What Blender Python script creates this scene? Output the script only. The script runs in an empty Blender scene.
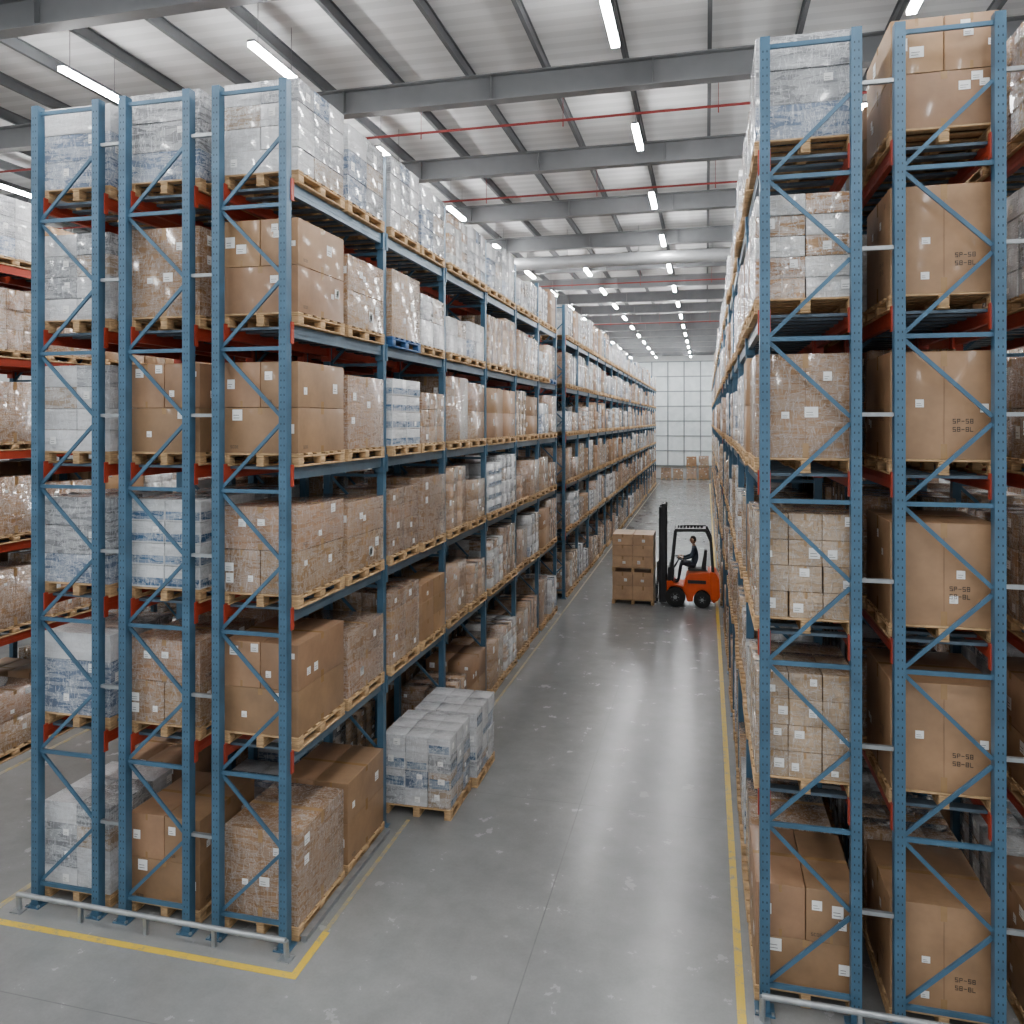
import bpy, math, random
import numpy as np
from mathutils import Vector, Matrix
R = random.Random(7)
scene = bpy.context.scene
COL = scene.collection

# ------------------------------------------------------------------ materials
def newmat(name):
    m = bpy.data.materials.new(name); m.use_nodes = True
    nt = m.node_tree; b = nt.nodes['Principled BSDF']
    return m, nt, b
def N(nt, t, **kw):
    n = nt.nodes.new(t)
    for k, v in kw.items(): setattr(n, k, v)
    return n
def L(nt, a, b): nt.links.new(a, b)
def pos_noise(nt, scale=(1,1,1), nscale=5, detail=3, rough=.6, dist=0.0, rot=(0,0,0)):
    g = N(nt, 'ShaderNodeNewGeometry'); mp = N(nt, 'ShaderNodeMapping')
    mp.inputs['Scale'].default_value = scale; mp.inputs['Rotation'].default_value = rot
    L(nt, g.outputs['Position'], mp.inputs['Vector'])
    n = N(nt, 'ShaderNodeTexNoise'); n.inputs['Scale'].default_value = nscale
    n.inputs['Detail'].default_value = detail; n.inputs['Roughness'].default_value = rough
    n.inputs['Distortion'].default_value = dist
    L(nt, mp.outputs[0], n.inputs['Vector']); return n
def ramp(nt, src, stops):
    r = N(nt, 'ShaderNodeValToRGB'); e = r.color_ramp.elements
    while len(e) < len(stops): e.new(.5)
    for i, (p, c) in enumerate(stops):
        e[i].position = p; e[i].color = (c, c, c, 1) if not isinstance(c, tuple) else (*c, 1)
    L(nt, src, r.inputs[0]); return r
def mulc(nt, a, b, fac=1.0, mode='MULTIPLY'):
    m = N(nt, 'ShaderNodeMix', data_type='RGBA', blend_type=mode)
    m.inputs[0].default_value = fac
    for s, i in ((a, 6), (b, 7)):
        if isinstance(s, tuple): m.inputs[i].default_value = (*s, 1)
        else: L(nt, s, m.inputs[i])
    return m
def bump(nt, b, h, strength, dist=.01):
    n = N(nt, 'ShaderNodeBump'); n.inputs['Strength'].default_value = strength
    n.inputs['Distance'].default_value = dist
    L(nt, h, n.inputs['Height']); L(nt, n.outputs[0], b.inputs['Normal'])

def simple(name, col, rough=.5, metal=0, var=.12, nscale=6, scale=(1,1,1)):
    m, nt, b = newmat(name)
    n = pos_noise(nt, scale, nscale, 2)
    r = ramp(nt, n.outputs[0], [(.3, 1-var), (.7, 1+var)])
    x = mulc(nt, r.outputs[0], col)
    L(nt, x.outputs[2], b.inputs['Base Color'])
    b.inputs['Roughness'].default_value = rough; b.inputs['Metallic'].default_value = metal
    return m
def math_(nt, op, a, b=None):
    n = N(nt, 'ShaderNodeMath', operation=op)
    for i, s in enumerate((a, b)):
        if s is None: continue
        if isinstance(s, (int, float)): n.inputs[i].default_value = s
        else: L(nt, s, n.inputs[i])
    return n.outputs[0]
def ridge(nt, n, w1, w2):
    a = math_(nt, 'ABSOLUTE', math_(nt, 'SUBTRACT', n.outputs[0], .5))
    return ramp(nt, a, [(0, 1.0), (w1, .3), (w2, 0)]).outputs[0]
def attrmat(name, rough, film=0.0, coat=0.0, sheen=0.0):
    m, nt, b = newmat(name)
    a = N(nt, 'ShaderNodeAttribute', attribute_name='Col')
    n = pos_noise(nt, (1, 1, 1), 4, 3)
    r = ramp(nt, n.outputs[0], [(.3, .80), (.7, 1.08)])
    x = mulc(nt, a.outputs['Color'], r.outputs[0]); out = x.outputs[2]
    if film:
        s1 = pos_noise(nt, (1.6, 1.6, 9), 2.2, 4, .62, .5, (.25, .2, 0))
        s2 = pos_noise(nt, (7, 7, 1.8), 2.0, 3, .6, .6, (.3, -.35, 0))
        rd = math_(nt, 'MAXIMUM', ridge(nt, s1, .012, .05), ridge(nt, s2, .012, .045))
        bd = ramp(nt, s1.outputs[0], [(.46, 0), (.72, 1)]).outputs[0]
        fac = math_(nt, 'ADD', math_(nt, 'MULTIPLY', rd, film), math_(nt, 'MULTIPLY', bd, sheen))  # wrinkle glints and wide film sheen, painted into the base colour as whitening
        fac = math_(nt, 'MINIMUM', fac, .95)
        w = mulc(nt, out, (.84, .86, .88)); w.blend_type = 'MIX'
        L(nt, fac, w.inputs[0]); out = w.outputs[2]
        hsum = math_(nt, 'ADD', math_(nt, 'ADD', s1.outputs[0], s2.outputs[0]), math_(nt, 'MULTIPLY', rd, .25))
        bump(nt, b, hsum, .7, .03)
    L(nt, out, b.inputs['Base Color'])
    b.inputs['Roughness'].default_value = rough
    b.inputs['Coat Weight'].default_value = coat; b.inputs['Coat Roughness'].default_value = .1
    return m

M_WOOD = simple('pallet_wood', (.50, .325, .165), .75, 0, .3, 5, (2, 2, 12))
M_CARD = attrmat('cardboard', .55, 0, .15)
M_FILMW = attrmat('stretch_film_white', .2, .65, .7, .55)
M_FILMB = attrmat('stretch_film_over_carton', .25, .38, .8, .14)
M_LABEL = simple('paper_label', (.88, .88, .86), .5, 0, .04)
M_PRINT = simple('print_ink', (.05, .045, .04), .6, 0, .1)
M_TAPE = simple('packing_tape', (.34, .21, .10), .25, 0, .1)
M_BPLAS = simple('blue_plastic', (.03, .10, .25), .4)
LOADM = [M_WOOD, M_CARD, M_FILMW, M_FILMB, M_LABEL, M_PRINT, M_TAPE, M_BPLAS]
WOOD, CARD, FILMW, FILMB, LABEL, PRINT, TAPE, BPLAS = range(8)

M_BLUE = simple('rack_blue_paint', (.050, .120, .190), .36, .1, .18, 3)
M_RED = simple('rack_red_paint', (.40, .048, .022), .42, .1, .15, 3)
M_GALV = simple('galvanised_steel', (.36, .38, .39), .38, .7, .15, 8)
M_DECK = simple('rack_deck_steel', (.09, .13, .17), .45, .3, .15, 5)
M_HOLE = simple('slot_shadow', (.016, .025, .035), .8)
M_BEAMB = simple('rack_beam_bluegrey', (.12, .18, .235), .36, .3, .15, 4)
RACKM = [M_BLUE, M_RED, M_GALV, M_DECK, M_HOLE, M_BEAMB]
BLUE, RED, GALV, DECK, HOLE, BEAMB = range(6)

# ------------------------------------------------------------------ mesh builder
CUBE_F = [(0,3,2,1),(4,5,6,7),(0,1,5,4),(1,2,6,5),(2,3,7,6),(3,0,4,7)]
class MB:
    def __init__(s): s.v=[]; s.f=[]; s.m=[]; s.c=[]
    def box(s, x0,x1,y0,y1,z0,z1, mat=0, col=(1,1,1), nobot=False):
        i=len(s.v)
        s.v += [(x0,y0,z0),(x1,y0,z0),(x1,y1,z0),(x0,y1,z0),(x0,y0,z1),(x1,y0,z1),(x1,y1,z1),(x0,y1,z1)]
        for k,f in enumerate(CUBE_F):
            if nobot and k==0: continue
            s.f.append(tuple(i+a for a in f)); s.m.append(mat); s.c.append(col)
    def strut(s, p, q, w, t, mat=0, col=(1,1,1), side=(0,1,0)):
        p=Vector(p); q=Vector(q); d=(q-p).normalized(); a=Vector(side).normalized()
        b=d.cross(a).normalized(); a=b.cross(d).normalized(); i=len(s.v)
        for c in (p,q):
            for (k,l) in ((-1,-1),(1,-1),(1,1),(-1,1)):
                s.v.append(tuple(c+a*k*t/2+b*l*w/2))
        for f in CUBE_F: s.f.append(tuple(i+x for x in f)); s.m.append(mat); s.c.append(col)
    def quad(s, pts, mat, col=(1,1,1)):
        i=len(s.v); s.v+=list(pts); s.f.append((i,i+1,i+2,i+3)); s.m.append(mat); s.c.append(col)
    def tube(s, p, q, r, mat=0, n=12, col=(1,1,1), r2=None):
        p=Vector(p); q=Vector(q); r2 = r if r2 is None else r2
        d=(q-p).normalized(); a=Vector((0,0,1)) if abs(d.z)<.9 else Vector((1,0,0))
        u=d.cross(a).normalized(); w=d.cross(u); i=len(s.v)
        for c,rr in ((p,r),(q,r2)):
            for k in range(n):
                t=2*math.pi*k/n; s.v.append(tuple(c+u*math.cos(t)*rr+w*math.sin(t)*rr))
        for k in range(n):
            s.f.append((i+k,i+(k+1)%n,i+n+(k+1)%n,i+n+k)); s.m.append(mat); s.c.append(col)
        s.f.append(tuple(i+k for k in range(n))[::-1]); s.m.append(mat); s.c.append(col)
        s.f.append(tuple(i+n+k for k in range(n))); s.m.append(mat); s.c.append(col)
    def prism(s, poly, y0, y1, mat=0, col=(1,1,1)):   # poly in xz, extruded along y
        i=len(s.v); n=len(poly)
        for y in (y0,y1):
            for (x,z) in poly: s.v.append((x,y,z))
        for k in range(n):
            s.f.append((i+k,i+(k+1)%n,i+n+(k+1)%n,i+n+k)); s.m.append(mat); s.c.append(col)
        s.f.append(tuple(i+k for k in range(n))[::-1]); s.m.append(mat); s.c.append(col)
        s.f.append(tuple(i+n+k for k in range(n))); s.m.append(mat); s.c.append(col)
    def arrays(s):
        return (np.array(s.v,dtype=np.float32), np.array(s.f,dtype=np.int32),
                np.array(s.m,dtype=np.int32), np.array(s.c,dtype=np.float32))
    def obj(s, name, mats, loc=(0,0,0), parent=None, bevel=0, smooth=False):
        me=bpy.data.meshes.new(name); me.from_pydata(s.v,[],s.f)
        for m in mats: me.materials.append(m)
        me.polygons.foreach_set('material_index', s.m)
        ca=me.color_attributes.new('Col','FLOAT_COLOR','CORNER')
        cols=[]
        for f,c in zip(s.f,s.c): cols += [c[0],c[1],c[2],1.0]*len(f)
        ca.data.foreach_set('color', cols); me.update()
        return mkobj(name, me, loc, parent, bevel, smooth)
def mkobj(name, me, loc=(0,0,0), parent=None, bevel=0, smooth=False):
    o=bpy.data.objects.new(name, me); COL.objects.link(o); o.location=loc
    if parent: o.parent=parent
    if bevel:
        b=o.modifiers.new('bevel','BEVEL'); b.width=bevel; b.segments=2; b.limit_method='ANGLE'
    if smooth: 
        for p in me.polygons: p.use_smooth=True
    return o
def mesh_from_arrays(name, V,F,Mi,C, mats):
    me=bpy.data.meshes.new(name)
    me.vertices.add(len(V)); me.vertices.foreach_set('co', V.ravel())
    me.loops.add(len(F)*4); me.loops.foreach_set('vertex_index', F.ravel())
    me.polygons.add(len(F)); me.polygons.foreach_set('loop_start', np.arange(0,len(F)*4,4,dtype=np.int32))
    me.polygons.foreach_set('loop_total', np.full(len(F),4,dtype=np.int32))
    for m in mats: me.materials.append(m)
    me.polygons.foreach_set('material_index', Mi)
    me.update(calc_edges=True)
    ca=me.color_attributes.new('Col','FLOAT_COLOR','CORNER')
    cc=np.concatenate([np.repeat(C,4,axis=0), np.ones((len(F)*4,1),dtype=np.float32)],axis=1)
    ca.data.foreach_set('color', cc.astype(np.float32).ravel())
    me.validate(); return me

# ------------------------------------------------------------------ pallet loads
def brown(r, l=1.0):
    k=r.uniform(.80,1.12)*l
    return (.325*k, .190*k*r.uniform(.97,1.03), .098*k*r.uniform(.92,1.06))
def tan(r):
    k=r.uniform(.85,1.1); return (.42*k,.285*k,.165*k)
def whitish(r):
    t=r.random()
    if t<.58: k=r.uniform(.48,.72); return (k,k,k*1.01)
    if t<.80: k=r.uniform(.22,.38); return (k,k*1.02,k*1.06)
    if t<.87: return (.15,.20,.29)
    return (.38,.29,.21)
def facept(face, d, u, v, off):
    x0,x1,y0,y1,z0,z1=d; z=z0+(z1-z0)*v
    if face=='F': return (x0+(x1-x0)*u, y0-off, z)
    if face=='R': return (x1+off, y0+(y1-y0)*u, z)
    return (x0-off, y1-(y1-y0)*u, z)
def decal(mb, face, d, u0,u1,v0,v1, mat, col=(1,1,1), off=.004):
    mb.quad([facept(face,d,u0,v0,off),facept(face,d,u1,v0,off),facept(face,d,u1,v1,off),facept(face,d,u0,v1,off)],mat,col)
def label(mb, r, face, d, u, v, s=.12):
    x0,x1,y0,y1,z0,z1=d; W=(x1-x0) if face=='F' else (y1-y0); H=z1-z0
    du=s/W; dv=s*r.uniform(.8,1.15)/H
    if u+du>.97 or v+dv>.97: return
    decal(mb,face,d,u,u+du,v,v+dv,LABEL)
    for k in range(2):
        decal(mb,face,d,u+du*.12,u+du*r.uniform(.5,.8),v+dv*(.2+.25*k),v+dv*(.25+.25*k),PRINT,off=.006)
def glyphs(mb, r, face, d, u, v, txt='SP-5B0', h=.05):
    x0,x1,y0,y1,z0,z1=d; W=(x1-x0) if face=='F' else (y1-y0); H=z1-z0
    gu=h*.62/W; gv=h/H; tu=gu*.2; tv=gv*.15
    for k,ch in enumerate(txt):
        a=u+k*gu*1.35
        def seg(p,q,s,t): decal(mb,face,d,a+p,a+q,v+s,v+t,PRINT)
        m0=gv*.5-tv/2; m1=gv*.5+tv/2
        if ch in 'SP5BE0C': seg(0,gu,gv-tv,gv)
        if ch in 'S5BE0CL': seg(0,gu,0,tv)
        if ch in 'SP5BE-': seg(0,gu,m0,m1)
        if ch in 'SP5BE0CL': seg(0,tu,gv*.5,gv)
        if ch in 'PBE0CL': seg(0,tu,0,gv*.5)
        if ch in 'PB0': seg(gu-tu,gu,gv*.5,gv)
        if ch in 'S5B0': seg(gu-tu,gu,0,gv*.5)
def pallet(mb, w, l, hi=True, mat=WOOD):
    if hi:
        for k in range(6):
            y=-l/2+ (l-.11)*k/5; mb.box(-w/2,w/2,y,y+.11,.12,.142,mat)
        for k in range(3):
            x=-w/2+(w-.09)*k/2; mb.box(x,x+.09,-l/2,l/2,.098,.119,mat); mb.box(x,x+.09,-l/2,l/2,0,.02,mat)
            for j in range(3):
                y=-l/2+(l-.12)*j/2; mb.box(x+.002,x+.088,y+.002,y+.118,.021,.097,mat)
    else:
        mb.box(-w/2,w/2,-l/2,l/2,.10,.142,mat)
        for k in range(3):
            x=-w/2+(w-.09)*k/2; mb.box(x,x+.09,-l/2,l/2,0,.099,mat)
FACES=('F','R','L')
def gen_load(kind, seed, hi=True, w=.90, l=1.08, h=.98):
    r=random.Random(seed); mb=MB()
    pallet(mb, w+.02, l+.02, hi, BPLAS if kind=='bluepal' else WOOD)
    z=.143; top=z+h
    if kind in('big','bluepal','printed'):
        mat=FILMB if r.random()<.7 and kind!='printed' else CARD
        lay=1 if r.random()<.5 else 2
        if kind=='printed': lay=1; c=(.34,.20,.105)
        zs=z; hh=h/lay
        for k in range(lay):
            nx=1 if lay==1 or r.random()<.6 else 2
            for i in range(nx):
                x0=-w/2+w*i/nx+.004; x1=-w/2+w*(i+1)/nx-.004
                d=(x0,x1,-l/2,l/2,zs+.002,zs+hh-.004)
                mb.box(*d,mat,brown(r) if kind!='printed' else c,nobot=True)
                for f in FACES:
                    decal(mb,f,d,.47,.53,.0,.14,TAPE,off=.002); decal(mb,f,d,.47,.53,.86,1,TAPE,off=.002)
                    if lay==1: decal(mb,f,d,.497,.503,.14,.86,CARD,(.19,.11,.06),off=.002)
                mb.quad([(x0,-.03,d[5]+.002),(x1,-.03,d[5]+.002),(x1,.03,d[5]+.002),(x0,.03,d[5]+.002)],TAPE)
                for f in FACES:
                    if kind=='printed':
                        uu=r.uniform(.55,.62); vv=r.uniform(.3,.45)
                        glyphs(mb,r,f,d,uu,vv,'SP-5B',.042); glyphs(mb,r,f,d,uu,vv-.075,'5B-BL',.042)
                        if r.random()<.5: glyphs(mb,r,f,d,.78,.86,'B0',.04)
                        for q in range(2): label(mb,r,f,d,r.uniform(.08,.85),r.uniform(.12,.85),.07)
                    else:
                        for q in range(r.choice([1,2,2,3])):
                            label(mb,r,f,d,r.uniform(.05,.85),r.uniform(.2,.85),r.uniform(.06,.12))
                        if r.random()<.3: glyphs(mb,r,f,d,.1,.1,'5C0E',.03)
            zs+=hh
    else:
        cf=None
        if kind=='grid':   nx,ny,nz=r.choice([(2,2,3),(2,3,3),(2,2,4),(3,3,3)]); mat=r.choice([CARD,FILMB,FILMB]); base=r.uniform(.85,1.1); cf=lambda q:brown(q,base)
        elif kind=='tan':  nx,ny,nz=r.choice([(2,3,4),(3,3,4)]); mat=FILMB; cf=tan
        elif kind=='white':nx,ny,nz=r.choice([(2,2,3),(2,2,2),(1,2,3),(2,3,4)]); mat=FILMW; cf=whitish
        elif kind=='whitegrid': nx,ny,nz=r.choice([(3,3,4),(2,3,5)]); mat=FILMW; cf=lambda q:((.55,.54,.52) if q.random()<.7 else brown(q,1.2))
        elif kind=='bluewhite': nx,ny,nz=(2,2,4); mat=FILMW
        elif kind=='aisle': nx,ny,nz=(3,3,4); mat=FILMW; cf=whitish
        elif kind=='stack': nx,ny,nz=(2,2,3); mat=CARD; cf=tan
        if not hi: nx,ny,nz=min(nx,2),min(ny,2),min(nz,3)
        g=.003; hh=h/nz
        for k in range(nz):
            for i in range(nx):
                for j in range(ny):
                    if k==nz-1 and kind=='grid' and r.random()<.06: continue
                    jx=r.uniform(-.006,.006); jy=r.uniform(-.006,.006)
                    d=(-w/2+w*i/nx+g+jx,-w/2+w*(i+1)/nx-g+jx,-l/2+l*j/ny+g+jy,-l/2+l*(j+1)/ny-g+jy,z+hh*k+.001,z+hh*(k+1)-.004)
                    c=cf(r) if cf else (.60,.62,.63)
                    if kind=='aisle' and k==nz-1: c=(.62,.62,.63)
                    mb.box(*d,mat,c,nobot=True)
                    fs=[]
                    if j==0: fs.append('F')
                    if i==nx-1: fs.append('R')
                    if i==0: fs.append('L')
                    for f in fs:
                        if kind=='bluewhite':
                            decal(mb,f,d,.02,.98,.08,.45,mat,(.07,.15,.27),.002)
                        if kind=='aisle' and r.random()<.3:
                            decal(mb,f,d,.05,.95,.1,r.uniform(.4,.7),mat,(.11,.18,.28),.002)
                        p=.8 if kind in('tan','whitegrid') else .55
                        if kind in('white','aisle'): p=.4
                        if r.random()<p: label(mb,r,f,d,r.uniform(.08,.7),r.uniform(.15,.6),r.uniform(.06,.10))
                        if hi and kind in('grid','tan','stack'):
                            decal(mb,f,d,.46,.54,.75,1,TAPE,off=.002)
        if hi and mat==FILMW:   # loose folds of the top sheet
            for q in range(5):
                a=r.uniform(-w/2+.1,w/2-.1); b=r.uniform(-l/2+.1,l/2-.1)
                mb.quad([(a-.1,b,z+h),(a+.02,b-.05,z+h+.02),(a+.12,b+.02,z+h),(a,b+.08,z+h+.012)],FILMW,(.7,.7,.72))
    return mb
KINDS=['big','bluepal','printed','grid','tan','white','whitegrid','bluewhite','stack','aisle']
POOL={}; LOW={}
for ki,k in enumerate(KINDS):
    POOL[k]=[]; LOW[k]=[]
    for v in range(8 if k in('big','grid','white') else 3):
        hs=[.98,.93,.98,.86,.98,.78,1.0,.9][v]
        if k=='aisle': hs=.94
        POOL[k].append(gen_load(k,100*ki+v,True,h=hs)); LOW[k].append(gen_load(k,100*ki+v,False,h=hs).arrays())
POOLA={k:[m.arrays() for m in v] for k,v in POOL.items()}
MESHC={}
OBJN={'big':'carton_pallet_load','bluepal':'carton_pallet_load','printed':'printed_carton_pallet_load','grid':'stacked_carton_pallet_load',
      'tan':'small_carton_pallet_load','white':'shrink_wrapped_pallet_load','whitegrid':'shrink_wrapped_pallet_load',
      'bluewhite':'blue_white_carton_pallet_load','stack':'stacked_carton_pallet_load','aisle':'shrink_wrapped_pallet_load'}
def single(kind, v, loc, name=None):
    v%=len(POOL[kind])
    if (kind,v) not in MESHC:
        a=POOLA[kind][v]; MESHC[(kind,v)]=mesh_from_arrays(kind+'_load_mesh',*a,LOADM)
    return mkobj(name or OBJN[kind], MESHC[(kind,v)], loc, bevel=.006)
class Batch:
    def __init__(s): s.V=[];s.F=[];s.M=[];s.C=[];s.n=0
    def add(s, arr, loc, r, vary=True):
        V,F,Mi,C=arr
        a=r.uniform(-.02,.02); ca,sa=math.cos(a),math.sin(a)
        if r.random()<.5: ca,sa=-ca,-sa     # turned round
        V=V.copy()
        if vary:
            k=r.choice([1,1,1.06,1.12,.95,.85,.7]); up=V[:,2]>.1425
            V[up,2]=.143+(V[up,2]-.143)*k
            q=r.uniform(.92,1.0); V[up,0]*=q; V[up,1]*=r.uniform(.92,1.0)
        W=V.copy(); W[:,0]=V[:,0]*ca-V[:,1]*sa+loc[0]; W[:,1]=V[:,0]*sa+V[:,1]*ca+loc[1]; W[:,2]+=loc[2]
        s.V.append(W); s.F.append(F+s.n); s.M.append(Mi); s.C.append(C*r.uniform(.82,1.08)); s.n+=len(V)
    def obj(s,name):
        if not s.V: return
        me=mesh_from_arrays(name,np.concatenate(s.V),np.concatenate(s.F),np.concatenate(s.M),np.concatenate(s.C).astype(np.float32),LOADM)
        return mkobj(name,me)

# ------------------------------------------------------------------ racks
LV=[0.0,2.0,3.5,5.0,6.5,8.0]; TOPZ=9.05
def rack(name, x0, x1, y0, n, pitch=2.52, bl=RED, br=RED, spacer=None):
    mb=MB(); ys=[y0+pitch*i for i in range(n+1)]; pw=.045; pd=.05
    for fi,y in enumerate(ys):
        for x in (x0,x1):
            mb.box(x-pw,x+pw,y-pd,y-pd+.012,.015,TOPZ,BLUE)
            mb.box(x-pw,x-pw+.012,y-pd+.012,y+pd,.015,TOPZ,BLUE)
            mb.box(x+pw-.012,x+pw,y-pd+.012,y+pd,.015,TOPZ,BLUE)
            mb.box(x-.09,x+.09,y-.09,y+.09,0,.014,BLUE)
            if fi<2:
                for (a,b) in ((-.07,-.07),(.07,-.07)): mb.box(x+a-.012,x+a+.012,y+b-.012,y+b+.012,.014,.035,GALV)
            if fi==0:
                z=.2
                while z<TOPZ-.1:
                    for dx in (-.018,.018): mb.quad([(x+dx-.005,y-pd-.001,z),(x+dx+.005,y-pd-.001,z),(x+dx+.005,y-pd-.001,z+.02),(x+dx-.005,y-pd-.001,z+.02)],HOLE)
                    z+=.075
        z=.25; k=0
        xa,xb=x0+pw,x1-pw
        while z<TOPZ-.1:
            if k%2==0: mb.strut((xa,y,z),(xb,y,z),.04,.03,BLUE)
            if z+.72<TOPZ:
                p,q=((xa,y+.012,z+.03),(xb,y+.012,z+.72)) if k%2==0 else ((xb,y+.012,z+.03),(xa,y+.012,z+.72))
                mb.strut(p,q,.036,.024,BLUE)
            z+=.75; k+=1
        mb.strut((xa,y,TOPZ-.08),(xb,y,TOPZ-.08),.04,.03,BLUE)
        if spacer:
            for k in range(6):
                z=1.05+1.5*k
                if z<TOPZ: mb.box(x1+pw,spacer-pw,y-.02,y+.02,z-.018,z+.018,GALV)
        for li,z in enumerate(LV[1:]):
            for x,c in ((x0,bl),(x1,br)):
                bc=RED if (fi==0 or c==RED) else BLUE
                for sy in ((1,) if fi==0 else (-1,) if fi==n else (-1,1)):
                    ya,yb=sorted((y+sy*(pd-.02),y+sy*(pd+.035)))
                    mb.box(x-pw-.012,x+pw+.012,ya,yb,z-.20,z+.03,bc)
    for i in range(n):
        a,b=ys[i]+pd+.035,ys[i+1]-pd-.035
        for z in LV[1:]:
            for x,c in ((x0,bl),(x1,br)):
                mb.box(x-.028,x+.028,a,b,z-.13,z-.001,c)
                mb.box(x-.032,x+.032,a,b,z-.085,z-.06,c)
            m=8
            for k in range(m):
                y=a+(b-a)*(k+.5)/m
                mb.box(x0+.03,x1-.03,y-.055,y+.055,z-.03,z-.002,DECK)
    return mb.obj(name, RACKM)

ROWS={'L_A':(-7.37,-6.56),'L_B':(-6.21,-5.41),'L_C':(-5.05,-4.26),
      'R_A':(.53,1.32),'R_B':(1.68,2.48),'R_C':(2.84,3.64),
      'LL_A':(-11.8,-11.0),'LL_B':(-12.95,-12.15),'RR_A':(7.4,8.2)}
nxt={'L_A':'L_B','L_B':'L_C','R_A':'R_B','R_B':'R_C'}
FRONT={ # bottom to top, first position of each row
 'L_A':[('white',0),('white',1),('white',2),('white',4),('white',0),('white',1)],
 'L_B':[('big',0),('big',1),('bluewhite',0),('big',2),('big',4),('white',2)],
 'L_C':[('big',4),('big',2),('big',1),('big',0),('big',6),('white',4)],
 'R_A':[('big',0),('tan',0),('tan',2),('big',4),('whitegrid',0),('white',2)],
 'R_B':[('printed',0),('printed',2),('printed',1),('printed',2),('printed',0),('big',6)],
 'R_C':[('big',2),('big',0),('grid',2),('big',1),('white',0),('grid',0)]}
def choose(r, row, lv):
    if lv==5: ks=['white']*7+['whitegrid']*2+['grid','big'] if not row.startswith('LL') else ['white']*4+['grid']*3+['big']*3
    elif row.startswith('LL'): ks=['big']*5+['grid']*4+['whitegrid']
    elif lv==4: ks=['big']*3+['grid']*3+['white']*3+['whitegrid','bluepal']
    elif row=='R_A' and lv in(1,2): ks=['tan']*4+['grid','big','whitegrid']
    elif row=='L_A': ks=['white']*2+['big']*3+['grid']*2
    else: ks=['big']*8+['grid']*5+['white','white','white','whitegrid','bluewhite','tan']
    return r.choice(ks)
def hash_(s): return sum(ord(c)*(i+3) for i,c in enumerate(s))
def fill(rowkey, y0, n, section, pitch=2.52):
    x0,x1=ROWS[rowkey]; cx=(x0+x1)/2; r=random.Random(hash_(rowkey)+section); B=Batch()
    if rowkey=='L_C': cx+=.03
    if rowkey=='R_A': cx-=.02
    for b in range(n):
        for s in (0,1):
            y=y0+b*pitch+(.665 if s==0 else 1.855); idx=b*2+s
            for lv,z in enumerate(LV):
                zz=z+.002
                if rowkey=='L_C' and section==0 and lv==0 and b==1: continue
                if section==0 and idx==0 and rowkey in FRONT:
                    k,v=FRONT[rowkey][lv]; single(k,v,(cx,y,zz)); continue
                k=choose(r,rowkey,lv); v=r.randrange(len(POOL[k]))
                if rowkey=='L_C' and section==0 and idx==1:
                    k='white' if lv==5 else 'big'; single(k,[0,5,3,7,3,1][lv],(cx,y,zz)); continue
                if rowkey=='L_C' and section==0 and idx in(2,3):
                    if lv==4: k,v=('bluepal',1) if idx==2 else ('white',5)
                    if lv==3: k,v=('bluewhite',1) if idx==2 else ('grid',5)
                    single(k,v,(cx+r.uniform(-.02,.02),y,zz)); continue
                if r.random()<.04 and lv<5: continue
                arr=(POOLA if y<30 else LOW)[k][v]
                B.add(arr,(cx+r.uniform(-.03,.03),y,zz),r)
    B.obj('racked_pallet_loads')
YL,YR=7.42,7.7
S2=24.0; N2=18
for k,(x0,x1) in ROWS.items():
    y0=YR if k.startswith('R') else YL
    n=6
    bl,br=RED,RED
    if k=='L_C': br=BEAMB
    if k=='R_A': bl=BEAMB
    if k=='RR_A': y0=10.22; n=5
    sp=ROWS[nxt[k]][0] if k in nxt else None
    rack('pallet_rack', x0,x1,y0,n,bl=bl,br=br,spacer=sp)
    fill(k,y0,n,0)
    if k in('L_C','L_B','L_A','R_A','R_B','LL_A'):
        rack('pallet_rack', x0,x1,S2,N2,bl=bl,br=br)
        fill(k,S2,N2,1)

# aisle loads pulled out of the rack
single('aisle',0,(-3.90,10.78,0.0)).scale=(1.10,.88,1.03)
single('aisle',1,(-3.82,11.82,0.0)).scale=(1.10,.92,1.03)

# ------------------------------------------------------------------ guard rails
for (xa,xb,y,zr) in ((-7.48,-4.16,YL-.16,.19),(.50,3.8,YR-.16,.24)):
    mb=MB(); mb.tube((xa,y,zr),(xb,y,zr),.028,0)
    mb.tube((xa,y,zr),(xa,y+.02,.012),.028,0); mb.tube((xb,y,zr),(xb,y+.02,.012),.028,0)
    for x in (xa,xb): mb.box(x-.07,x+.07,y-.05,y+.06,0,.012,0)
    for k in range(1,4):
        x=xa+(xb-xa)*k/4; mb.box(x-.02,x+.02,y-.02,y+.02,.0,zr-.02,0)
    mb.obj('rack_end_guard_rail',[M_GALV])
mb=MB(); mb.box(-4.14,-4.09,YL+.12,9.8,.0,.06,0); mb.box(-4.155,-4.075,YL+.12,9.8,.06,.07,0); mb.obj('rack_side_guard_rail',[M_GALV])

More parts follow.
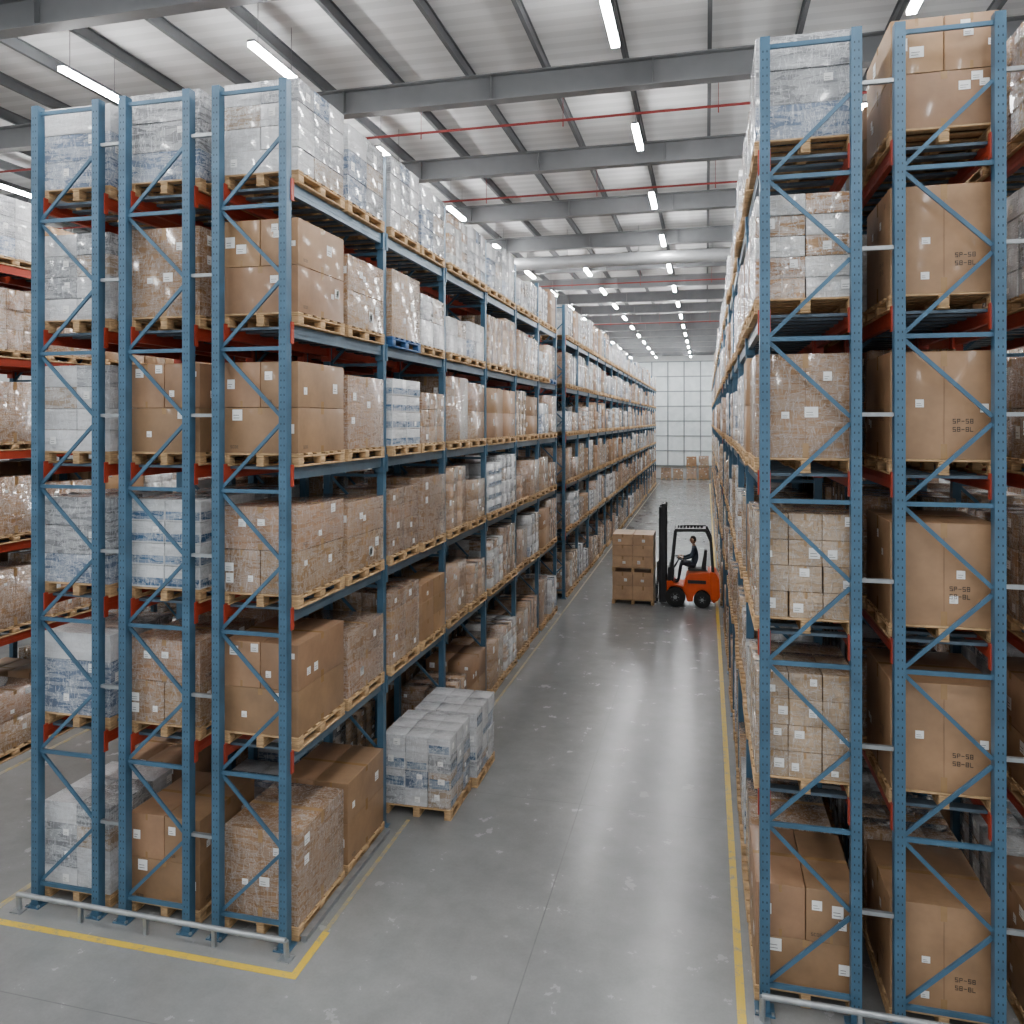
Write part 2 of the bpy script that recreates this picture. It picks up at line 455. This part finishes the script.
# ------------------------------------------------------------------ room shell
XL,XR,YB,YF,ZC=-20.5,12.0,-12.0,76.0,12.0
m,nt,b=newmat('polished_concrete')
n1=pos_noise(nt,(1,1,1),.45,5,.6); n2=pos_noise(nt,(1,1,1),2.6,5,.65); n3=pos_noise(nt,(1,1,1),34,2,.6)
r1=ramp(nt,n1.outputs[0],[(.3,(.205,.21,.209)),(.7,(.275,.278,.274))])
r2=ramp(nt,n2.outputs[0],[(.3,.87),(.7,1.06)]); r3=ramp(nt,n3.outputs[0],[(.3,.96),(.7,1.03)])
x=mulc(nt,r1.outputs[0],r2.outputs[0]); x=mulc(nt,x.outputs[2],r3.outputs[0])
L(nt,x.outputs[2],b.inputs['Base Color'])
rr=ramp(nt,n2.outputs[0],[(.3,.19),(.75,.30)]); L(nt,rr.outputs[0],b.inputs['Roughness'])
b.inputs['IOR'].default_value=1.55
bump(nt,b,n1.outputs[0],.03,.02)
M_FLOOR=m
M_JOINT=simple('floor_joint_sealant',(.12,.12,.12),.7)
mb=MB(); mb.box(XL,XR,YB,YF,-.2,0,0)
for xj in (-1.75,):
    mb.quad([(xj-.007,YB,.0012),(xj+.007,YB,.0012),(xj+.007,YF,.0012),(xj-.007,YF,.0012)],1)
for k in range(16):
    y=1.2+k*5.0
    mb.quad([(XL,y-.006,.0012),(XR,y-.006,.0012),(XR,y+.006,.0012),(XL,y+.006,.0012)],1)
mb.obj('floor',[M_FLOOR,M_JOINT])
def yellow(name,lo,hi):
    m,nt,b=newmat(name)
    n=pos_noise(nt,(1,1,1),9,5,.7); r=ramp(nt,n.outputs[0],[(lo,(.27,.255,.20)),(hi,(.66,.45,.045))])
    L(nt,r.outputs[0],b.inputs['Base Color']); b.inputs['Roughness'].default_value=.4; return m
M_YEL=yellow('yellow_line_paint',.33,.47); M_YELW=yellow('worn_yellow_line_paint',.45,.8)
mb=MB()
for a in ((-7.80,-3.92,7.02,7.10),(-4.00,-3.92,7.10,7.75)): mb.box(*a,.0005,.003,0)
for a in ((-4.0,-3.95,7.75,10.2),(-4.0,-3.95,12.6,70),(-7.80,-7.72,7.10,70)): mb.box(*a,.0005,.003,1)
mb.obj('floor_marking_line',[M_YEL,M_YELW])
mb=MB(); mb.box(.28,.36,5.0,70,.0005,.003,0); mb.obj('floor_marking_line',[M_YEL])
mb=MB(); mb.box(-10.7,-10.62,7.2,70,.0005,.003,0); mb.obj('floor_marking_line',[M_YELW])

# ceiling deck
m,nt,b=newmat('ceiling_liner_panel')
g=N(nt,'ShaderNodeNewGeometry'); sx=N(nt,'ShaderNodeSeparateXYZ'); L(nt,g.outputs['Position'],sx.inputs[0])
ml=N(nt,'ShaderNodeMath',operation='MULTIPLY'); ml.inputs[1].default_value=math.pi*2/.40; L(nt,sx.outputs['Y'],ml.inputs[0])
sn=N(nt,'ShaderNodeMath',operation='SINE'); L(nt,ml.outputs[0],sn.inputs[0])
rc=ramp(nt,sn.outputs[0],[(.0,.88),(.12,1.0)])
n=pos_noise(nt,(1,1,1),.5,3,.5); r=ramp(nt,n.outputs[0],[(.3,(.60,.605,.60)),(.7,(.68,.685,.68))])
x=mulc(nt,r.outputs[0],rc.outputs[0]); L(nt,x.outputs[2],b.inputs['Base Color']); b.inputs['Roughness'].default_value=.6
M_CEIL=m
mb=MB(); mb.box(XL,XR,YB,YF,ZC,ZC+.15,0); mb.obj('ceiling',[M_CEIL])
M_STEEL=simple('roof_steel_paint',(.15,.155,.16),.5,.2,.08,2)
M_PURL=simple('purlin_steel',(.10,.105,.11),.5,.3,.08,2)
mb=MB()
y=9.7-4.2*5
while y<YF:
    mb.box(XL,XR,y-.12,y+.12,11.30,11.325,0); mb.box(XL,XR,y-.008,y+.008,11.325,11.755,0); mb.box(XL,XR,y-.12,y+.12,11.755,11.78,0)
    xx=XL+2.2
    while xx<XR:
        mb.box(xx-.006,xx+.006,y-.11,y-.008,11.33,11.75,0); mb.box(xx-.006,xx+.006,y+.008,y+.11,11.33,11.75,0); xx+=2.9
    y+=4.2
mb.obj('roof_rafters',[M_STEEL])
mb=MB(); xx=-1.37-1.43*13
while xx<XR:
    mb.box(xx-.035,xx+.035,YB,YF,11.782,11.80,0); mb.box(xx-.006,xx+.006,YB,YF,11.80,11.98,0); mb.box(xx-.035,xx+.035,YB,YF,11.98,11.999,0)
    xx+=1.43
mb.obj('roof_purlins',[M_PURL])
M_PIPE=simple('sprinkler_red_paint',(.26,.03,.027),.4)
mb=MB()
for y in (14.8,19.6,33.,47.):
    mb.tube((XL+.1,y,11.2),(XR-.1,y,11.2),.026,0,8)
    x=XL+.7
    while x<XR-.2: mb.tube((x,y,11.2),(x,y,11.08),.012,0,6); mb.tube((x,y,11.2),(x,y,11.78),.006,0,5); x+=2.86
mb.obj('sprinkler_pipe',[M_PIPE])
M_DUCT=simple('duct_galvanised',(.40,.41,.42),.4,.5,.1,2)
mb=MB(); mb.tube((-19.5,26.55,10.88),(11,26.55,10.88),.22,0,20)
x=-19
while x<11: mb.tube((x,26.55,10.88),(x+.05,26.55,10.88),.235,0,20); mb.tube((x+.02,26.55,11.1),(x+.02,26.55,11.99),.01,0,5); x+=2.4
mb.obj('ventilation_duct',[M_DUCT])

# walls
M_WALL=simple('wall_panel_paint',(.55,.57,.57),.5,.0,.05,1.2)
mb=MB(); mb.box(XL-.2,XL,YB,YF,0,ZC,0)
y=YB
while y<YF: mb.box(XL,XL+.04,y,y+.05,0,ZC,0); y+=1.0
mb.obj('wall_left',[M_WALL])
mb=MB(); mb.box(XR,XR+.2,YB,YF,0,ZC,0)
y=YB
while y<YF: mb.box(XR-.04,XR,y,y+.05,0,ZC,0); y+=1.0
mb.obj('wall_right',[M_WALL])
mb=MB(); mb.box(XL,XR,YF,YF+.2,0,ZC,0); mb.obj('wall_far',[M_WALL])
m,nt,b=newmat('translucent_daylight_panel')
b.inputs['Emission Color'].default_value=(.88,.95,1,1); b.inputs['Emission Strength'].default_value=.10
n=pos_noise(nt,(1,1,1),1.5,3); r=ramp(nt,n.outputs[0],[(.3,(.56,.62,.63)),(.7,(.72,.77,.78))]); L(nt,r.outputs[0],b.inputs['Base Color'])
M_DAY=m
M_MULL=simple('window_frame_paint',(.24,.28,.29),.5)
mb=MB(); mb.box(-8.,2.5,YF-.06,YF-.001,1.2,11.0,1)
for k in range(8): x=-8+k*1.5; mb.box(x-.06,x+.06,YF-.12,YF-.061,1.2,11.0,0)
for k in range(8): z=1.2+k*1.4; mb.box(-8,2.5,YF-.12,YF-.062,z-.05,z+.05,0)
mb.obj('window_1',[M_MULL,M_DAY])
mb=MB()
for y in (23.2,48.7,71.5):
    for x in (-9.1,5.6):
        mb.box(x-.15,x+.15,y-.14,y-.12,0,11.3,0); mb.box(x-.15,x+.15,y+.12,y+.14,0,11.3,0); mb.box(x-.008,x+.008,y-.12,y+.12,0,11.3,0)
mb.obj('steel_column',[M_STEEL])

# floor stock at end of aisle
for x,k,v in ((-3.6,'grid',1),(-2.5,'big',3),(-1.3,'grid',2),(-.2,'big',2),(.9,'grid',0)):
    single(k,v,(x,YF-1.2,0))
single('grid',3,(-1.3,YF-1.2,1.13)); single('big',1,(-.2,YF-1.2,1.13))

# ------------------------------------------------------------------ lights
m=bpy.data.materials.new('led_diffuser'); m.use_nodes=True; nt=m.node_tree; nt.nodes.clear()
o=N(nt,'ShaderNodeOutputMaterial'); e=N(nt,'ShaderNodeEmission'); e.inputs[0].default_value=(.985,.99,1,1); e.inputs[1].default_value=200
L(nt,e.outputs[0],o.inputs[0]); M_LED=m
mb=MB()
def lamp(x,y):
    mb.box(x-.06,x+.06,y-.68,y+.68,11.14,11.20,1)
    mb.box(x-.062,x+.062,y-.70,y+.70,11.201,11.235,0)
    for s in (-.5,.5): mb.tube((x,y+s,11.235),(x,y+s,11.99),.005,0,5)
for x in (-16.6,-10.1,-6.66,-1.33,2.77,8.2):
    for k in range(-4,14): lamp(x,11.3+4.7*k)
for k in range(4,14): lamp(-4.4,11.3+4.7*k)
mb.obj('led_batten_lights',[M_STEEL,M_LED])
w=bpy.data.worlds.new('world'); scene.world=w; w.use_nodes=True
w.node_tree.nodes['Background'].inputs[0].default_value=(.9,.95,1,1); w.node_tree.nodes['Background'].inputs[1].default_value=1.0

# ------------------------------------------------------------------ forklift
FX,FY=-.50,24.25
M_ORG=simple('forklift_orange',(.85,.10,.010),.3,0,.05)
M_BLK=simple('forklift_black',(.018,.018,.02),.4,0,.1)
M_RUB=simple('tyre_rubber',(.02,.02,.02),.8)
M_SEAT=simple('seat_vinyl',(.03,.03,.035),.6)
fk=bpy.data.objects.new('forklift',None); COL.objects.link(fk); fk.location=(FX,FY,0)
mb=MB()
mb.prism([(-.62,.42),(-.64,.72),(-.50,.76),(-.38,.64),(-.14,.60),(-.08,.86),(.02,.98),(.55,1.04),(.80,.98),(.86,.78),(.86,.30),(.76,.16),(.68,.16),(.62,.36),(.52,.48),(.40,.52),(.26,.48),(.16,.34),(.12,.16),(-.04,.16),(-.08,.34),(-.18,.52),(-.38,.62),(-.54,.56)],-.50,.50,0)
mb.obj('chassis',[M_ORG],parent=fk,bevel=.03)
mb=MB(); mb.prism([(.62,.24),(.60,1.07),(.78,1.03),(.88,.85),(.90,.34),(.82,.20)],-.53,.53,0); mb.obj('counterweight',[M_ORG],parent=fk,bevel=.04)
mb=MB(); mb.box(.901,.906,-.3,.3,.42,.52,0); mb.box(-.02,.5,-.506,-.501,.70,.80,0); mb.box(.0,.55,-.3,.3,1.04,1.06,0)
mb.prism([(-.62,.70),(-.60,1.12),(-.50,1.16),(-.42,1.05),(-.44,.70)],-.40,.40,0); mb.obj('trim_panels',[M_BLK],parent=fk,bevel=.008)
mb=MB()
for y in (-.44,.44):
    mb.strut((-.54,y,.70),(-.38,y,2.24),.085,.06,0); mb.strut((-.38,y,2.24),(.50,y,2.27),.085,.06,0)
    mb.strut((.50,y,2.27),(.64,y,1.95),.085,.06,0); mb.strut((.64,y,1.95),(.70,y,1.0),.085,.06,0)
for x in (-.36,.46): mb.box(x-.03,x+.03,-.44,.44,2.21,2.28,0)
for k in range(8):
    x=-.28+k*.1; mb.box(x-.014,x+.014,-.44,.44,2.23,2.27,0)
mb.obj('overhead_guard',[M_BLK],parent=fk,bevel=.006)
mb=MB()
for y in (-.34,.34):
    s=1 if y<0 else -1
    mb.box(-.76,-.66,y-.06,y-.03,.08,3.0,0); mb.box(-.78,-.75,y-.06,y+.05,.08,3.0,0); mb.box(-.675,-.65,y-.06,y+.05,.08,3.0,0)
    mb.box(-.87,-.785,y+s*.05-.03,y+s*.05+.03,.06,2.9,0)
    mb.tube((-.71,y+s*.12,.2),(-.71,y+s*.12,1.5),.035,0,12); mb.tube((-.71,y+s*.12,1.5),(-.71,y+s*.12,2.7),.02,0,12)
for z in (.12,1.0,1.9,2.92): mb.box(-.75,-.68,-.36,.36,z,z+.08,0)
mb.box(-.85,-.79,-.32,.32,2.78,2.86,0); mb.box(-.85,-.79,-.32,.32,.6,.68,0)
mb.obj('mast',[M_BLK],parent=fk,bevel=.005)
mb=MB()
for z in (.12,.50): mb.box(-.93,-.88,-.46,.46,z,z+.10,0)
for k in range(7): y=-.42+k*.14; mb.box(-.92,-.89,y-.012,y+.012,.60,1.25,0)
mb.box(-.92,-.89,-.44,.44,1.25,1.29,0)
for y in (-.30,.30):
    mb.box(-.97,-.93,y-.06,y+.06,.045,.62,0)
    mb.prism([(-.95,.045),(-.95,.085),(-1.95,.062),(-1.95,.045)],y-.06,y+.06,0)
mb.obj('fork_carriage',[M_BLK],parent=fk)
def wheel(x,y0,y1,r,name):
    mb=MB(); mb.tube((x,y0,r),(x,y1,r),r,0,28); mb.tube((x,y0-.012,r),(x,y1+.012,r),r*.5,1,24); mb.tube((x,y0-.03,r),(x,y1+.03,r),r*.2,2,16)
    for k in range(6):
        a=k*math.pi/3; mb.tube((x+math.cos(a)*r*.34,y0-.02,r+math.sin(a)*r*.34),(x+math.cos(a)*r*.34,y1+.02,r+math.sin(a)*r*.34),r*.05,2,6)
    mb.obj(name,[M_RUB,M_BLK,M_GALV],parent=fk,bevel=.01)
for s in (-1,1):
    a,b_=sorted((s*.36,s*.56)); wheel(-.38,a,b_,.29,'front_wheel'); a,b_=sorted((s*.38,s*.55)); wheel(.39,a,b_,.24,'rear_wheel')
mb=MB(); mb.prism([(-.02,1.06),(-.04,1.10),(.40,1.08),(.46,1.06)],-.24,.24,0); mb.prism([(.36,1.07),(.46,1.64),(.54,1.64),(.50,1.06)],-.22,.22,0); mb.obj('operator_seat',[M_SEAT],parent=fk,bevel=.02)
mb=MB(); mb.tube((-.50,0,.95),(-.28,0,1.34),.025,0,10)
c=Vector((-.27,0,1.35)); ax=(Vector((-.28,0,1.34))-Vector((-.50,0,.95))).normalized(); u=Vector((0,1,0)); w_=ax.cross(u)
for k in range(20):
    a=2*math.pi*k/20; a2=2*math.pi*(k+1)/20
    mb.tube(c+u*math.cos(a)*.17+w_*math.sin(a)*.17, c+u*math.cos(a2)*.17+w_*math.sin(a2)*.17,.014,0,8)
for a in (0,2.1,4.2): mb.tube(c,c+u*math.cos(a)*.17+w_*math.sin(a)*.17,.01,0,6)
mb.obj('steering_wheel',[M_BLK],parent=fk,smooth=True)

# driver ---------------------------------------------------------------
M_JKT=simple('work_jacket',(.045,.06,.085),.8,0,.2,12); M_TRS=simple('work_trousers',(.03,.033,.045),.85,0,.2,12)
M_SKN=simple('skin',(.50,.28,.19),.5,0,.05,10); M_HAIR=simple('hair',(.03,.02,.015),.7); M_BOOT=simple('boots',(.02,.018,.015),.5); M_EYE=simple('eye',(.03,.02,.02),.2)
dr=bpy.data.objects.new('forklift_operator',None); COL.objects.link(dr)
HX,HY,HZ=FX+.20,FY,1.20; dr.location=(HX,HY,HZ)
def skinned(name, chains, mats, classify, sub=2):
    vs=[];rs=[];es=[]
    for (start,pts) in chains:
        prev=start
        for p,r_ in pts:
            vs.append(p); rs.append(r_)
            if prev is not None: es.append((prev,len(vs)-1))
            prev=len(vs)-1
    me=bpy.data.meshes.new(name); me.from_pydata(vs,es,[]); o=bpy.data.objects.new(name+'_tmp',me); COL.objects.link(o)
    o.modifiers.new('s','SKIN'); sv=me.skin_vertices[0].data
    for i,r_ in enumerate(rs): sv[i].radius=(r_,r_) if not isinstance(r_,tuple) else r_
    sv[0].use_root=True
    ss=o.modifiers.new('u','SUBSURF'); ss.levels=sub; ss.render_levels=sub
    dg=bpy.context.evaluated_depsgraph_get(); dg.update(); m2=bpy.data.meshes.new_from_object(o.evaluated_get(dg)); bpy.data.objects.remove(o)
    m2.materials.clear()
    for mm in mats: m2.materials.append(mm)
    for p in m2.polygons: p.use_smooth=True; p.material_index=classify(p.center)
    ob=bpy.data.objects.new(name,m2); COL.objects.link(ob); ob.parent=dr; return ob
ch=[(None,[((0,0,0),(.16,.13)),((-.01,0,.16),(.15,.115)),((-.03,0,.34),(.165,.12)),((-.04,0,.46),(.13,.10)),((-.05,0,.55),.058),((-.06,0,.61),.052)])]
for s in (-1,1):
    ch.append((3,[((-.04,s*.17,.46),.066),((-.12,s*.24,.24),.050),((-.30,s*.20,.17),.040),((-.39,s*.165,.195),.028)]))
for s in (-1,1):
    ch.append((0,[((-.06,s*.10,-.02),.095),((-.42,s*.13,.02),.068),((-.46,s*.13,-.22),.055),((-.50,s*.13,-.46),.042),((-.52,s*.13,-.525),.045),((-.66,s*.14,-.55),.038)]))
def cl(c):
    if c.z>.545 and abs(c.y)<.12: return 2
    if c.x<-.355 and c.z>.12: return 2
    if c.z<-.48: return 3
    if c.z<-.0 or (c.x<-.14 and c.z<.10): return 1
    return 0
skinned('body',ch,[M_JKT,M_TRS,M_SKN,M_BOOT],cl)
for s in (-1,1):
    base=Vector((-.39,s*.165,.195))
    ch=[(None,[(tuple(base),(.022,.018)),(tuple(base+Vector((-.035,0,.012))),(.034,.015)),(tuple(base+Vector((-.07,0,.02))),(.036,.014))])]
    for k,(oy,ln) in enumerate(((-.028,.8),(-.010,.95),(.010,1.0),(.028,.88))):
        b0=base+Vector((-.07,oy*1.0,.02))
        ch.append((2,[(tuple(b0+Vector((-.018,0,.008))),.009),(tuple(b0+Vector((-.045*ln,0,.000))),.0085),(tuple(b0+Vector((-.055*ln,0,-.026*ln))),.008),(tuple(b0+Vector((-.038*ln,0,-.042*ln))),.007)]))
    ch.append((1,[(tuple(base+Vector((-.045,-s*.035,.0))),.010),(tuple(base+Vector((-.072,-s*.048,-.012))),.009),(tuple(base+Vector((-.095,-s*.04,-.02))),.008)]))
    skinned('hand_'+('l' if s>0 else 'r'),ch,[M_SKN],lambda c:0,1)
import bmesh
bm=bmesh.new(); bmesh.ops.create_uvsphere(bm,u_segments=28,v_segments=22,radius=1)
hc=Vector((-.075,0,.72))
for v in bm.verts:
    x,y,z=v.co
    tz=1-.28*max(0,-z)**1.5
    X=x*.098*(1 if x>0 else .96)*(.9+.1*tz); Y=y*.077*tz; Z=z*.122
    if x<0:
        if abs(y)<.22 and -.32<z<.1: X-=.022*(1-abs(y)/.22)*(1-abs(z+.18)/.30 if abs(z+.18)<.3 else 0)
        if .15<abs(y)<.55 and -.02<z<.2: X+=.008
        if abs(y)<.3 and -.62<z<-.5: X-=.006
        if abs(y)<.35 and z<-.78: X-=.012
    v.co=(X,Y,Z)
me=bpy.data.meshes.new('head'); bm.to_mesh(me); bm.free()
me.materials.append(M_SKN); me.materials.append(M_HAIR)
for p in me.polygons:
    p.use_smooth=True; c=p.center
    if c.z>.055 or (c.x>.01 and c.z>-.04): p.material_index=1
ho=bpy.data.objects.new('head',me); COL.objects.link(ho); ho.parent=dr; ho.location=hc
mb=MB()
for s in (-1,1):
    mb.tube((-.165,s*.030,.733),(-.173,s*.030,.733),.010,1,10); mb.tube((-.07,s*.074,.72),(-.062,s*.092,.722),.026,0,12,r2=.022)
mb.tube((-.168,-.022,.655),(-.168,.022,.655),.006,2,8)
mb.obj('facial_features',[M_SKN,M_EYE,simple('lips',(.35,.12,.1),.5)],parent=dr)

# load carried by the forklift
big=MB(); pallet(big,1.24,1.1,True); z=.143
def stk(mb,z,h,r,nz=3):
    for k in range(nz):
        for i in range(2):
            for j in range(2):
                d=(-.61+i*.61+.004,-.61+(i+1)*.61-.004,-.54+j*.54+.004,-.54+(j+1)*.54-.004,z+h*k/nz+.002,z+h*(k+1)/nz-.004)
                t=r.uniform(.9,1.1); mb.box(*d,CARD,(.52*t,.33*t,.19*t))
                if j==0: decal(mb,'F',d,.46,.54,.7,1,TAPE,off=.002)
                if j==0 and r.random()<.6: label(mb,r,'F',d,r.uniform(.1,.6),.3,.09)
rr_=random.Random(5); stk(big,z,.82,rr_,2)
zt=z+.82
p2=MB(); pallet(p2,1.24,1.1,True); o=len(big.v); big.v+=[(a,b2,c2+zt) for a,b2,c2 in p2.v]; big.f+=[tuple(i+o for i in f) for f in p2.f]; big.m+=p2.m; big.c+=p2.c
stk(big,zt+.143,.98,rr_,3)
big.obj('forklift_carton_load',LOADM,(-2.12,FY,0),bevel=.008)

# ------------------------------------------------------------------ camera
cam=bpy.data.cameras.new('camera'); co=bpy.data.objects.new('camera',cam); COL.objects.link(co)
cam.sensor_width=36; cam.lens=36*789/1024; cam.shift_y=-92/1024; cam.clip_end=300
co.location=(0,0,5.5); co.rotation_euler=(math.radians(90),0,math.atan(194/789))
scene.camera=co
